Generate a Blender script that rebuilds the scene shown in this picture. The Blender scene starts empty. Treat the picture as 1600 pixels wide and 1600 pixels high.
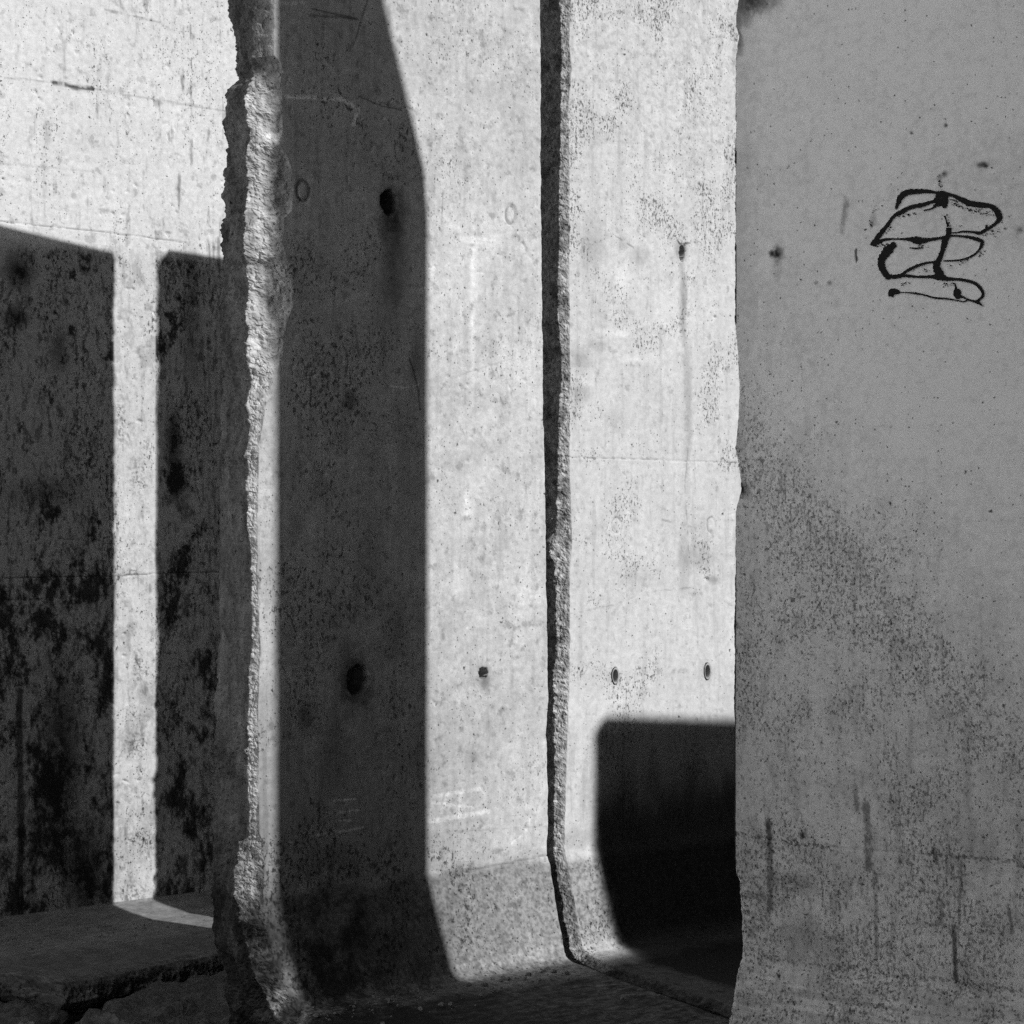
import bpy, math, random
import numpy as np
from mathutils import Vector

random.seed(3)
R = math.radians
S = bpy.context.scene
COL = S.collection

# ------------------------------------------------------------------ camera
EYE, FOC, HZ, CX = 1.7, 3000.0, 812.0, 800.0      # eye height, focal length and horizon row of a 1600 px frame
cam = bpy.data.cameras.new('camera'); co = bpy.data.objects.new('camera', cam); COL.objects.link(co)
cam.sensor_width = 36; cam.lens = 36 * FOC / 1600; cam.shift_y = 12 / 1600
cam.clip_start = 0.05; cam.clip_end = 2000
co.location = (0, 0, EYE); co.rotation_euler = (R(90), 0, 0)
S.camera = co

# ------------------------------------------------------------------ light
SUN_AZ = 31.0      # degrees from +X towards the viewer
SUN_EL = 28.0
SKY = 0.05
SUN = 5.0
w = bpy.data.worlds.new('World'); S.world = w; w.use_nodes = True
nt = w.node_tree; nt.nodes.clear()
sky = nt.nodes.new('ShaderNodeTexSky'); sky.sky_type = 'NISHITA'; sky.sun_disc = False
sky.sun_elevation = R(SUN_EL); sky.sun_rotation = R(90 + SUN_AZ); sky.dust_density = 0.4; sky.air_density = 0.65
bw = nt.nodes.new('ShaderNodeSeparateColor')      # black and white film behind a red filter: the sky counts by its red
bg = nt.nodes.new('ShaderNodeBackground'); bg.inputs['Strength'].default_value = SKY
wo = nt.nodes.new('ShaderNodeOutputWorld')
nt.links.new(sky.outputs[0], bw.inputs[0]); nt.links.new(bw.outputs[0], bg.inputs[0]); nt.links.new(bg.outputs[0], wo.inputs[0])
sl = bpy.data.lights.new('sun', 'SUN'); sl.energy = SUN; sl.angle = R(0.53); sl.color = (1, 1, 1)
so = bpy.data.objects.new('sun', sl); COL.objects.link(so)
sd = Vector((math.cos(R(SUN_AZ)) * math.cos(R(SUN_EL)), -math.sin(R(SUN_AZ)) * math.cos(R(SUN_EL)), math.sin(R(SUN_EL))))
so.rotation_euler = sd.to_track_quat('Z', 'Y').to_euler(); so.location = (8, -5, 9)
S.view_settings.view_transform = 'Standard'; S.view_settings.look = 'None'
S.view_settings.exposure = 0.0; S.view_settings.gamma = 1
S.cycles.use_denoising = False
S.cycles.max_bounces = 6; S.cycles.diffuse_bounces = 4

# ------------------------------------------------------------------ noise
_r = np.random.RandomState(11)
_perm = _r.permutation(4096).astype(np.int64)
_grad = _r.normal(size=(4096, 3)); _grad /= np.linalg.norm(_grad, axis=1)[:, None]
def pn(x, y, z):
    x, y, z = np.broadcast_arrays(np.asarray(x, float), np.asarray(y, float), np.asarray(z, float))
    xi, yi, zi = np.floor(x).astype(np.int64), np.floor(y).astype(np.int64), np.floor(z).astype(np.int64)
    xf, yf, zf = x - xi, y - yi, z - zi
    u, v, ww = [t * t * t * (t * (t * 6 - 15) + 10) for t in (xf, yf, zf)]
    def c(i, j, k):
        h = _perm[(_perm[(_perm[(xi + i) & 4095] + yi + j) & 4095] + zi + k) & 4095]
        g = _grad[h]
        return g[..., 0] * (xf - i) + g[..., 1] * (yf - j) + g[..., 2] * (zf - k)
    def l(a, b, t): return a + (b - a) * t
    return 1.6 * l(l(l(c(0,0,0), c(1,0,0), u), l(c(0,1,0), c(1,1,0), u), v), l(l(c(0,0,1), c(1,0,1), u), l(c(0,1,1), c(1,1,1), u), v), ww)
def fbm(x, y, z, f, o=4, g=0.5):
    s = 0; a = 1; t = 0
    for i in range(o):
        s = s + a * pn(x * f + 17.3 * i, y * f + 5.1 * i, z * f + 9.7 * i); t += a; a *= g; f *= 2.03
    return s / t * 1.3
def sm(a, b, x):
    t = np.clip((x - a) / (b - a), 0, 1); return t * t * (3 - 2 * t)
def tab(v, pts):
    p = sorted(pts); return np.interp(v, [a for a, b in p], [b for a, b in p])

# ------------------------------------------------------------------ survey of the wall planes
class Plane:
    """vertical plane of a wall face; P(x) is the plan point where the face is met at column x of the frame"""
    def __init__(s, xv, x0, p0, left):
        s.xv = xv; s.k = p0 / (xv - x0)
        t = np.array([(xv - CX) / FOC, 1.0]); t /= np.linalg.norm(t)
        if t[0] < 0: t = -t
        s.u = t; s.n = np.array([t[1], -t[0]]); s.phi = math.atan2(t[1], t[0])
        s.O = s.P(left)
    def p(s, x): return s.k * (s.xv - x)
    def P(s, x):
        Y = FOC / s.p(x); return np.array([(x - CX) / FOC * Y, Y])
    def s_(s, x): return float((s.P(x) - s.O) @ s.u)
    def z_(s, x, y): return EYE - (y - HZ) / s.p(x)
    def at(s, x, y): return s.s_(x), s.z_(x, y)
    def world(s, a, d): return s.O + a * s.u + d * s.n
sun2 = np.array([math.cos(R(SUN_AZ)), -math.sin(R(SUN_AZ))])
perp = np.array([-sun2[1] * -1, -sun2[0]]); perp = np.array([sun2[1], -sun2[0]])   # across the rays, towards the viewer's left
TAN = math.tan(R(SUN_EL))

PB = Plane(4900, 455, (1563 - HZ) / EYE, 395)
TB = 0.17
rr = PB.P(845) - TB * PB.n                       # rear right arris of the middle slab
def on_ray(org, x, sgn=-1):                      # point at column x on the sun ray through org
    a = (x - CX) / FOC
    lam = (a * org[1] - org[0]) / (sgn * sun2[0] - a * sgn * sun2[1])
    return org + sgn * lam * sun2, lam
WA, LA = on_ray(rr, 178)
PA = Plane(4800, 178, FOC / WA[1], -110)
va = float(perp @ PA.P(243))
q = np.array([(881 - CX) / FOC, 1.0]); Yc = va / float(perp @ q)
PC = Plane(4900, 881, FOC / Yc, 881)
# the right slab's rear left arris throws the right-hand edge of the shadow on the middle slab
nD = np.array([math.sin(R(33.69)), math.cos(R(33.69))]) * 0.17
yd = float(perp @ PB.P(652) - perp @ nD) / float(perp @ np.array([350 / FOC, 1.0]))
PD = Plane(-3700, 1150, FOC / yd, 1150)
ZD = PD.z_(1150, 1500)
print('D', PD.O, PD.p(1150), 'ZD', ZD)
print('alpha lines', LA, 'pA', PA.p(178), 'pC', PC.p(881), 'A fillet z', PA.z_(178, 1413), 'phi', [math.degrees(p.phi) for p in (PA, PB, PC, PD)])

# ------------------------------------------------------------------ materials
def concrete(name, base, spec=0.2, pit=1.0, grain=0.10, bump=0.35, mott=1.0, speck=0.55, ssc=62):
    m = bpy.data.materials.new(name); m.use_nodes = True
    n = m.node_tree; N = n.nodes; L = n.links
    b = N['Principled BSDF']; b.inputs['Roughness'].default_value = 0.92
    b.inputs['Specular IOR Level'].default_value = spec
    tc = N.new('ShaderNodeTexCoord')
    def math_(op, a, c=None, cl=False):
        k = N.new('ShaderNodeMath'); k.operation = op; k.use_clamp = cl
        for i, v in enumerate((a, c)):
            if v is None: continue
            if isinstance(v, (int, float)): k.inputs[i].default_value = v
            else: L.new(v, k.inputs[i])
        return k.outputs[0]
    def noise(scale, det, rough=0.6):
        k = N.new('ShaderNodeTexNoise'); k.inputs['Scale'].default_value = scale; k.inputs['Detail'].default_value = det
        k.inputs['Roughness'].default_value = rough; L.new(tc.outputs['Object'], k.inputs['Vector']); return k.outputs['Fac']
    at = N.new('ShaderNodeAttribute'); at.attribute_name = 'tone'
    ap = N.new('ShaderNodeAttribute'); ap.attribute_name = 'pits'
    ar = N.new('ShaderNodeAttribute'); ar.attribute_name = 'broken'
    nf = noise(230, 3, 0.7); nm = noise(38, 6, 0.65); nl = noise(9, 5, 0.6)
    def vor(scale, r0=0.12, r1=0.26, many=1.0):
        k = N.new('ShaderNodeTexVoronoi'); k.inputs['Scale'].default_value = scale
        mp = N.new('ShaderNodeVectorMath'); mp.operation = 'ADD'
        kk = N.new('ShaderNodeTexNoise'); kk.inputs['Scale'].default_value = scale * 1.6
        L.new(tc.outputs['Object'], kk.inputs['Vector'])
        sc = N.new('ShaderNodeVectorMath'); sc.operation = 'SCALE'; sc.inputs['Scale'].default_value = 0.9 / scale
        L.new(kk.outputs['Color'], sc.inputs[0]); L.new(tc.outputs['Object'], mp.inputs[0]); L.new(sc.outputs[0], mp.inputs[1])
        L.new(mp.outputs[0], k.inputs['Vector'])
        sp = N.new('ShaderNodeSeparateColor'); L.new(k.outputs['Color'], sp.inputs[0])
        exist = math_('LESS_THAN', sp.outputs[0], math_('MULTIPLY', ap.outputs['Fac'], pit * many))
        rad = math_('MULTIPLY_ADD', sp.outputs[1], r1); N[-1].inputs[2].default_value = r0
        dd = math_('DIVIDE', k.outputs['Distance'], rad)
        e = math_('SUBTRACT', 1.6, math_('MULTIPLY', dd, 1.3), True)
        return math_('MULTIPLY', e, exist)
    v1 = vor(85); v3 = vor(24, 0.05, 0.13, 1.3)
    pits = math_('MAXIMUM', v1, v3, True)
    # tone x grain x pits
    g1 = math_('MULTIPLY_ADD', math_('SUBTRACT', nf, 0.5), grain * 6); N[-1].inputs[2].default_value = 1.0
    g2 = math_('MULTIPLY_ADD', math_('SUBTRACT', nm, 0.5), mott); N[-1].inputs[2].default_value = 1.0
    g3 = math_('MULTIPLY_ADD', math_('SUBTRACT', nl, 0.5), 0.3); N[-1].inputs[2].default_value = 1.0
    t = math_('MULTIPLY', math_('MULTIPLY', g1, g2), math_('MULTIPLY', g3, at.outputs['Fac']))
    t = math_('MULTIPLY', t, math_('SUBTRACT', 1.0, math_('MULTIPLY', pits, 0.85)))
    mp_ = N.new('ShaderNodeMapping'); mp_.inputs['Scale'].default_value = (1, 1, 0.6); L.new(tc.outputs['Object'], mp_.inputs['Vector'])
    kn = N.new('ShaderNodeTexNoise'); kn.inputs['Scale'].default_value = ssc; kn.inputs['Detail'].default_value = 5; kn.inputs['Roughness'].default_value = 0.72
    L.new(mp_.outputs[0], kn.inputs['Vector'])
    pc = math_('MINIMUM', ap.outputs['Fac'], 0.6)
    thr = math_('SUBTRACT', 0.675, math_('MULTIPLY', pc, 0.26))
    mk = math_('MULTIPLY', math_('SUBTRACT', kn.outputs['Fac'], thr), 22.0, True)
    t = math_('MULTIPLY', t, math_('SUBTRACT', 1.0, math_('MULTIPLY', mk, speck)))
    t = math_('MULTIPLY', t, base)
    t = math_('MAXIMUM', t, 0.012); t = math_('MINIMUM', t, 0.85)
    cb = N.new('ShaderNodeCombineColor'); [L.new(t, cb.inputs[i]) for i in range(3)]
    L.new(cb.outputs[0], b.inputs['Base Color'])
    bp = N.new('ShaderNodeBump'); bp.inputs['Distance'].default_value = 0.004
    st = math_('MULTIPLY_ADD', ar.outputs['Fac'], 0.65); N[-1].inputs[2].default_value = bump
    L.new(st, bp.inputs['Strength'])
    hgt = math_('ADD', math_('MULTIPLY', nf, 0.35), math_('MULTIPLY', nm, 1.0))
    hgt = math_('SUBTRACT', hgt, math_('MULTIPLY', pits, 0.7))
    L.new(hgt, bp.inputs['Height']); L.new(bp.outputs[0], b.inputs['Normal'])
    return m
def plain(name, v, rough=0.7):
    m = bpy.data.materials.new(name); m.use_nodes = True
    n = m.node_tree; b = n.nodes['Principled BSDF']; b.inputs['Roughness'].default_value = rough
    k = n.nodes.new('ShaderNodeTexNoise'); k.inputs['Scale'].default_value = 90
    tc = n.nodes.new('ShaderNodeTexCoord'); n.links.new(tc.outputs['Object'], k.inputs['Vector'])
    r = n.nodes.new('ShaderNodeMapRange'); r.inputs['To Min'].default_value = v * 0.6; r.inputs['To Max'].default_value = v * 1.4
    n.links.new(k.outputs['Fac'], r.inputs['Value']); n.links.new(r.outputs[0], b.inputs['Base Color'])
    b.inputs['Specular IOR Level'].default_value = 0.15
    return m
M = dict(
    back=concrete('weathered_concrete', 0.50, pit=1.0, grain=0.12, mott=0.8, speck=0.75),
    mid=concrete('middle_concrete', 0.46, pit=1.0, grain=0.14, mott=0.9, speck=0.72),
    far=concrete('far_concrete', 0.50, pit=1.0, grain=0.12, mott=0.8, speck=0.72, ssc=88),
    right=concrete('painted_concrete', 0.82, pit=1.0, grain=0.08, bump=0.2, mott=0.8, speck=0.60, ssc=100),
    rough=concrete('broken_concrete', 0.065, pit=0.3, grain=0.22, bump=1.0, mott=2.4),
    ground=concrete('dark_soil', 0.05, pit=0.2, grain=0.2, bump=0.8, mott=1.8),
    outer=concrete('outer_concrete', 0.12, pit=0.3),
    grit=concrete('grit_stone', 0.14, pit=0.1, grain=0.1),
    white=concrete('whitewash', 0.85, pit=0.1, grain=0.03),
    paint=plain('black_spray_paint', 0.012), sleeve=plain('plastic_sleeve', 0.32))

# ------------------------------------------------------------------ mesh helper
def grid_obj(name, V, quads, mat, attrs=None, parent=None, smooth=True):
    me = bpy.data.meshes.new(name)
    me.vertices.add(len(V)); me.vertices.foreach_set('co', np.ascontiguousarray(V, np.float32).ravel())
    quads = np.asarray(quads, np.int32); nq = len(quads)
    me.loops.add(nq * 4); me.loops.foreach_set('vertex_index', quads.ravel())
    me.polygons.add(nq); me.polygons.foreach_set('loop_start', np.arange(0, nq * 4, 4, dtype=np.int32))
    me.polygons.foreach_set('loop_total', np.full(nq, 4, np.int32))
    me.polygons.foreach_set('use_smooth', np.full(nq, smooth))
    for k, v in (attrs or {}).items():
        a = me.attributes.new(k, 'FLOAT', 'POINT'); a.data.foreach_set('value', np.ascontiguousarray(v, np.float32).ravel())
    me.update(calc_edges=True); me.validate()
    me.materials.append(mat)
    o = bpy.data.objects.new(name, me); COL.objects.link(o)
    if parent: o.parent = parent
    return o
def tag(o, label=None, cat=None, group=None, kind=None):
    if cat and not kind: kind = 'thing'
    for k, v in (('label', label), ('category', cat), ('group', group), ('kind', kind)):
        if v: o[k] = v
    return o

# ------------------------------------------------------------------ slab builder
def resample(pts, step_fn):
    """pts: list of (d, z) down the front; returns dense rows top -> bottom"""
    out = []
    for (a, b) in zip(pts[:-1], pts[1:]):
        a = np.array(a, float); b = np.array(b, float); L_ = np.linalg.norm(b - a)
        n = max(1, int(L_ / step_fn(0.5 * (a[1] + b[1]))))
        for i in range(n): out.append(a + (b - a) * i / n)
    out.append(np.array(pts[-1], float)); return np.array(out)
def smooth_pts(ctrl, n=12):
    P = [np.array(c, float) for c in ctrl]; P = [2 * P[0] - P[1]] + P + [2 * P[-1] - P[-2]]
    out = []
    for i in range(1, len(P) - 2):
        for k in range(n):
            t = k / n
            out.append(0.5 * (2 * P[i] + (P[i+1] - P[i-1]) * t + (2*P[i-1] - 5*P[i] + 4*P[i+1] - P[i+2]) * t*t + (3*P[i] - P[i-1] - 3*P[i+1] + P[i+2]) * t**3))
    out.append(P[-2]); return [tuple(o) for o in out]

def slab(name, pl, mat, front, back, top, left, right, chamfer, step=0.0045, sstep=0.0045, thick_left=None,
         rear=None, amp=None, relief=None, tone=None, seed=0.0, jag=0.004, nch=22, nend=34, foot_jag=None):
    """front: (d, z) control points from just under the top down to the tip of the foot.
    back: (d, z) function of the same row (v 0..1, d, z). left/right: s of the arris as function of z.
    chamfer(z) -> (a, c) lost along s / in depth at the left front arris"""
    fine = lambda z: step if z < 3.9 else step * 3
    F = resample(front, fine); nv = len(F)
    dv = np.gradient(F, axis=0); dv /= np.maximum(np.linalg.norm(dv, axis=1), 1e-9)[:, None]
    nor = np.stack([-dv[:, 1], dv[:, 0]], 1)            # outward in (d, z)
    arc = np.concatenate([[0], np.cumsum(np.linalg.norm(np.diff(F, axis=0), axis=1))])
    z = F[:, 1]; sL = left(z, F[:, 0]); sR = right(z, F[:, 0])
    a, c = chamfer(z)
    Bk = np.array([back(F[i, 0], F[i, 1]) for i in range(nv)])
    inw = Bk - F; inw /= np.maximum(np.linalg.norm(inw, axis=1), 1e-9)[:, None]
    Wd = float(np.max(sR - sL))
    nface = max(6, int(Wd / sstep))
    rows_s, rows_d, rows_z, kind, par = [], [], [], [], []
    topz = top
    # columns -----------------------------------------------------------
    # left end: rear -> front (0..nend), chamfer (nch), face (nface), right end (10), back handled by closing ring with 8 columns
    ee = np.linspace(0, 1, nend, endpoint=False)
    tl = thick_left(z) if thick_left is not None else np.linalg.norm(Bk - F, axis=1)
    S_, D_, Z_, K_ = [], [], [], []
    for e in ee:                                        # end face
        depth = tl * (1 - e) + c * e
        S_.append(sL.copy()); D_.append(F[:, 0] + inw[:, 0] * depth); Z_.append(F[:, 1] + inw[:, 1] * depth); K_.append(np.full(nv, 1.0))
    for i in range(nch):
        t = i / nch
        k_ = t ** 0.92
        depth = c * (1 - k_)
        S_.append(sL + a * t); D_.append(F[:, 0] + inw[:, 0] * depth); Z_.append(F[:, 1] + inw[:, 1] * depth); K_.append(np.full(nv, 1.0 - 0.9 * t ** 6))
    for i in range(nface + 1):
        t = i / nface
        S_.append((sL + a) * (1 - t) + sR * t); D_.append(F[:, 0].copy()); Z_.append(F[:, 1].copy()); K_.append(np.zeros(nv))
    for i in range(1, 11):
        t = i / 10
        th = np.linalg.norm(Bk - F, axis=1)
        S_.append(sR.copy() if rear is None else sR + (rear - sR) * t); D_.append(F[:, 0] + inw[:, 0] * th * t); Z_.append(F[:, 1] + inw[:, 1] * th * t); K_.append(np.full(nv, 0.6))
    for i in range(1, 8):
        t = i / 8
        dl = D_[0]; zl = Z_[0]; dr = D_[nend + nch + nface + 10]; zr = Z_[nend + nch + nface + 10]
        S_.append(sR * (1 - t) + sL * t); D_.append(dr * (1 - t) + dl * t); Z_.append(zr * (1 - t) + zl * t); K_.append(np.full(nv, 0.2))
    Sg = np.array(S_).T; Dg = np.array(D_).T; Zg = np.array(Z_).T; Kg = np.array(K_).T      # nv x nc
    nc = Sg.shape[1]
    # clip heights to a slightly sloping, worn top
    zt = topz(Sg); zmax = F[0, 1]; zlow = 3.4
    f = np.clip((Zg - zlow) / (zmax - zlow), 0, 1); Zg = np.where(Zg > zlow, zlow + f * (zt - zlow), Zg)
    i0, i1, i2 = nend, nend + nch, nend + nch + nface
    X3, Y3, Z3 = Sg + seed, Dg + seed * 0.7, Zg
    # relief --------------------------------------------------------------
    push = np.zeros_like(Sg)
    rough = fbm(X3, Y3, Z3, 14, 5, 0.62)
    cf = np.clip(c / 0.05, 0.42, 1.1)[:, None] if amp is None else np.full((nv, 1), amp)
    tq = fbm(X3, Y3, Z3, 10, 4, 0.6) * 5 + pn(X3 * 70, Y3 * 70, Z3 * 70) * .35; tf = np.floor(tq)
    rough = 0.55 * rough + 0.6 * (tf + sm(.55, 1, tq - tf)) / 5
    push += Kg * rough * 0.030 * cf
    push += Kg * np.abs(fbm(X3, Y3, Z3, 48, 3, 0.6)) * 0.012 * np.clip(cf * 1.5, .3, 1)
    push += (1 - Kg) * fbm(X3, Y3, Z3, 3, 2) * 0.0015
    if relief is not None:
        pr = relief(Sg, Zg, Arc := np.broadcast_to(arc[:, None], Sg.shape))
        m_ = np.zeros_like(Sg); m_[:, i0:i2 + 1] = 1
        push -= pr * m_
    # displacement direction: face -> outward normal; end -> -s ; chamfer -> both
    ds = np.zeros_like(Sg); dn = np.zeros_like(Sg)
    ds[:, :i0] = -1; t = np.linspace(0, 1, nch); ds[:, i0:i1] = -(1 - t); dn[:, i0:i1] = t * 0.8 + 0.2
    dn[:, i1:i2 + 1] = 1; ds[:, i2 + 1:i2 + 11] = 1
    # arris wobble on both ends
    wl = fbm(seed + 3.0, 0 * z, arc, 9, 5, 0.6) * jag; wr = fbm(seed + 9.0, 0 * z, arc, 11, 5, 0.65) * jag
    Sg = Sg + ds * push
    ft = np.zeros_like(Sg); ft[:, :] = np.clip(1 - np.abs(Sg - sL[:, None]) / 0.03, 0, 1) * wl[:, None] + np.clip(1 - np.abs(sR[:, None] - Sg) / 0.02, 0, 1) * wr[:, None]
    Sg = Sg + ft
    Dg = Dg + dn * push * nor[:, 0][:, None]; Zg = Zg + dn * push * nor[:, 1][:, None]
    if foot_jag is not None:
        g = foot_jag(Sg, arc[:, None], arc[-1]); Dg = Dg + g[0]; Zg = Zg + g[1]
    V = np.stack([Sg, -Dg, Zg], -1).reshape(-1, 3)
    idx = np.arange(nv * nc).reshape(nv, nc)
    a_ = idx[:-1, :]; b_ = idx[1:, :]
    Q = np.stack([a_, b_, np.roll(b_, -1, 1), np.roll(a_, -1, 1)], -1).reshape(-1, 4)
    # caps: top and foot tip, fans of quads between front and back halves
    tn = np.ones_like(Sg); pt = np.full_like(Sg, 0.05)
    if tone is not None:
        tn, pt = tone(Sg, Zg, np.broadcast_to(arc[:, None], Sg.shape), Kg, X3, Y3, Z3)
    br = Kg
    extra = []
    cent = []
    for r_ in (0, nv - 1):
        cpt = V[idx[r_]].mean(0); ci = len(V) + len(cent); cent.append(cpt)
        ring = idx[r_]
        nxt = np.roll(ring, -1)
        for j in range(0, nc - 1, 2):
            q_ = [ci, ring[j], ring[j + 1], ring[(j + 2) % nc]]
            extra.append(q_ if r_ == 0 else q_[::-1])
        if nc % 2:
            j = nc - 1
    V = np.vstack([V, np.array(cent)]); Q = np.vstack([Q, np.array(extra, np.int64)])
    ap = lambda q_: np.concatenate([q_.ravel(), [0.6, 0.6]])
    o = grid_obj(name, V, Q, mat, dict(tone=ap(tn), pits=ap(pt), broken=ap(br)))
    fl = np.zeros((nv - 1, nc), bool); fl[:, i1:] = True
    if amp is None: o.data.polygons.foreach_set('use_smooth', np.concatenate([fl.ravel(), np.zeros(len(extra), bool)]))
    o.location = (pl.O[0], pl.O[1], 0); o.rotation_euler = (0, 0, pl.phi)
    return o

# ---- surface marks, all in slab coordinates (s along the wall, z up)
def blot(s, z, c, rs, rz, amt, edge=0.35, n=None, f=25):
    d = np.sqrt(((s - c[0]) / rs) ** 2 + ((z - c[1]) / rz) ** 2)
    if n is None: n = fbm(s, 0.0, z, f, 4, 0.6)
    return amt * sm(1 + edge * 1.6, 1 - edge * 1.6, d + n * 1.1) * np.clip(1.0 + 0.9 * n, 0.4, 1.15)
def seg(s, z, pts, wd):
    best = np.full(s.shape, 9.0)
    for (x0, y0), (x1, y1) in zip(pts[:-1], pts[1:]):
        dx, dy = x1 - x0, y1 - y0; t = np.clip(((s - x0) * dx + (z - y0) * dy) / (dx * dx + dy * dy + 1e-12), 0, 1)
        best = np.minimum(best, np.hypot(s - x0 - t * dx, z - y0 - t * dy))
    return sm(wd * 1.25, wd * 0.55, best)
def ell(x, y, rx, ry, a0=0, a1=360, n=26):
    return [(x + rx * math.cos(R(a0 + (a1 - a0) * i / n)), y + ry * math.sin(R(a0 + (a1 - a0) * i / n))) for i in range(n + 1)]
def hole(s, z, c, rs, rz, depth):
    s = s + .22 * rs * pn(s * 1.3 / rs, 3.3, z * 1.3 / rs); z = z + .22 * rs * pn(s * 1.7 / rs, 8.1, z * 1.7 / rs)
    d = np.sqrt(((s - c[0]) / rs) ** 2 + ((z - c[1]) / rz) ** 2); return depth * sm(1.12, 0.85, d)

def pxl(pl, pts): return [pl.at(x, y) for x, y in pts]


# ==================================================================== ground
gx = np.concatenate([-np.geomspace(400, 4, 20), np.linspace(-3.6, 4.6, 260), np.geomspace(5, 400, 20)])
gy = np.concatenate([-np.geomspace(400, 3, 16), np.linspace(-2.5, 9, 260), np.geomspace(9.5, 500, 20)])
GX, GY = np.meshgrid(gx, gy)
GZ = -0.36 + 0.035 * fbm(GX, GY, 0.0, 1.3, 5)
V = np.stack([GX, GY, GZ], -1).reshape(-1, 3); idx = np.arange(GX.size).reshape(GX.shape)
Q = np.stack([idx[:-1, :-1], idx[:-1, 1:], idx[1:, 1:], idx[1:, :-1]], -1).reshape(-1, 4)
g = grid_obj('ground', V, Q, M['ground'], dict(tone=1 + 0.3 * fbm(GX, GY, 3.0, 5, 4), pits=np.full(GX.shape, 0.1), broken=np.ones(GX.shape)))
tag(g, kind='structure')

# ==================================================================== slabs
GRP = 'tall concrete wall slabs standing upright'
# ---- middle slab --------------------------------------------------------
zB = lambda y, x=420: PB.z_(x, y)
E_ = [(0,392),(60,396),(110,396),(135,388),(150,380),(175,388),(200,391),(250,387),(300,386),(400,385),(425,383),(450,388),(500,388),(600,391),(690,389),(712,380),(725,388),(800,388),(900,394),(1000,395),(1100,388),(1165,390),(1172,381),(1180,386),(1250,390),(1308,390),(1316,374),(1360,372),(1400,368),(1450,372),(1500,384),(1560,402),(1600,425)]
F_ = [(0,429),(85,428),(95,440),(108,444),(120,440),(205,441),(222,436),(240,448),(262,456),(290,459),(325,456),(338,444),(380,442),(400,447),(412,457),(470,459),(490,452),(505,446),(540,444),(562,440),(575,432),(600,425),(640,414),(700,404),(780,403),(900,402),(930,404),(1010,407),(1100,403),(1300,405),(1315,410),(1345,414),(1400,410),(1450,412),(1500,414),(1560,436),(1600,455)]
G_ = [(0,358),(50,366),(85,371),(108,373),(125,362),(133,354),(160,351),(200,350),(215,353),(250,355),(262,352),(330,347),(360,350),(400,349),(410,346),(500,345),(700,345),(1000,341),(1100,336),(1180,335),(1300,332),(1400,329),(1450,328),(1500,325),(1560,322),(1600,318)]
tE = [(zB(y), x) for y, x in E_]; tF = [(zB(y), x) for y, x in F_]; tG = [(zB(y), x) for y, x in G_]
KS = (PB.p(395) / FOC) * 0                     # placeholder, replaced below
def px_rate(pl, x):
    P0 = pl.P(x); Pd = P0 - 0.1 * pl.n; Ps = P0 + 0.1 * pl.u
    f = lambda q_: CX + FOC * q_[0] / q_[1]
    return (f(Ps) - x) / 0.1, (x - f(Pd)) / 0.1
rs_, rd_ = px_rate(PB, 400)
print('B px per metre along / into', rs_, rd_)
CM = [(zB(y), m_) for y, m_ in [(0,1.9),(95,1.9),(125,.85),(300,.75),(560,.9),(700,1.5),(1300,1.5),(1330,1.5),(1420,1.6),(1500,1.45),(1600,1.2)]]
def chB(z):
    w_ = np.maximum(tab(z, tF) - tab(z, tE), 6); c = w_ * 0.0013 * tab(z, CM); a = (w_ - rd_ * c) / rs_; return a, c
def leftB(z, d):
    a, c = chB(z); return (tab(z, tE) + rd_ * c - 395) / rs_
def thL(z):
    a, c = chB(z); return c + (tab(z, tE) - tab(z, tG)) / rd_
SRB = [(PB.z_(850, y), PB.s_(x)) for y, x in [(0,844),(300,845),(600,848),(800,852),(1000,855),(1100,856),(1150,853),(1200,855),(1290,856),(1330,854),(1350,857),(1500,857)]]
def rightB(z, d): return tab(z, SRB) + .025 * sm(.11, .22, d)
LtanA = LA * TAN
def topB(s):  # the worn top: heights that throw the top of the shadow on the back slab
    w_ = PB.s_(845)
    h1 = PA.z_(180, 395) + LtanA; h0 = PA.z_(0, 358) + LtanA
    return h1 + (w_ - s) / 0.62 * (h0 - h1)
print('top B', topB(np.array([0, 1.2])))
def rnd(z0): return [(0.0, z0 + .395), (0.004, z0 + .375), (.012, z0 + .345), (.040, z0 + .24), (.075, z0 + .12), (.098, z0 + .05), (.112, z0 + .022), (.14, z0 + .006), (.20, z0 - .002), (.32, z0 - .012)]
fil = rnd(0.0)
def foot_profile(topz, foot, tipz=None, f=fil):
    return [(0.0, topz), (0.0, 3.85), (0.0, 0.41)] + f + [(foot * 0.6, f[-1][1] - 0.015), (foot, f[-1][1] - 0.04), (foot + 0.02, f[-1][1] - 0.14)]
def backfn(t, zf=0.4, d0=-0.0, bot=-0.25):
    def b(d, z):
        if d < 0.001 and z > zf: return (-t, z)
        k = min(1.0, d / 0.35)
        return (-t + (d + t) * k ** 1.0, z + (bot - z) * min(1, k * 2.2) if d > 0 else z)
    return b
def holesB():
    return [(PB.at(755, 1052), 0.019, 0.021, 0.09), (PB.at(608, 316), 0.034, 0.045, 0.10), (PB.at(560, 1062), 0.045, 0.05, 0.08)]
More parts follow.
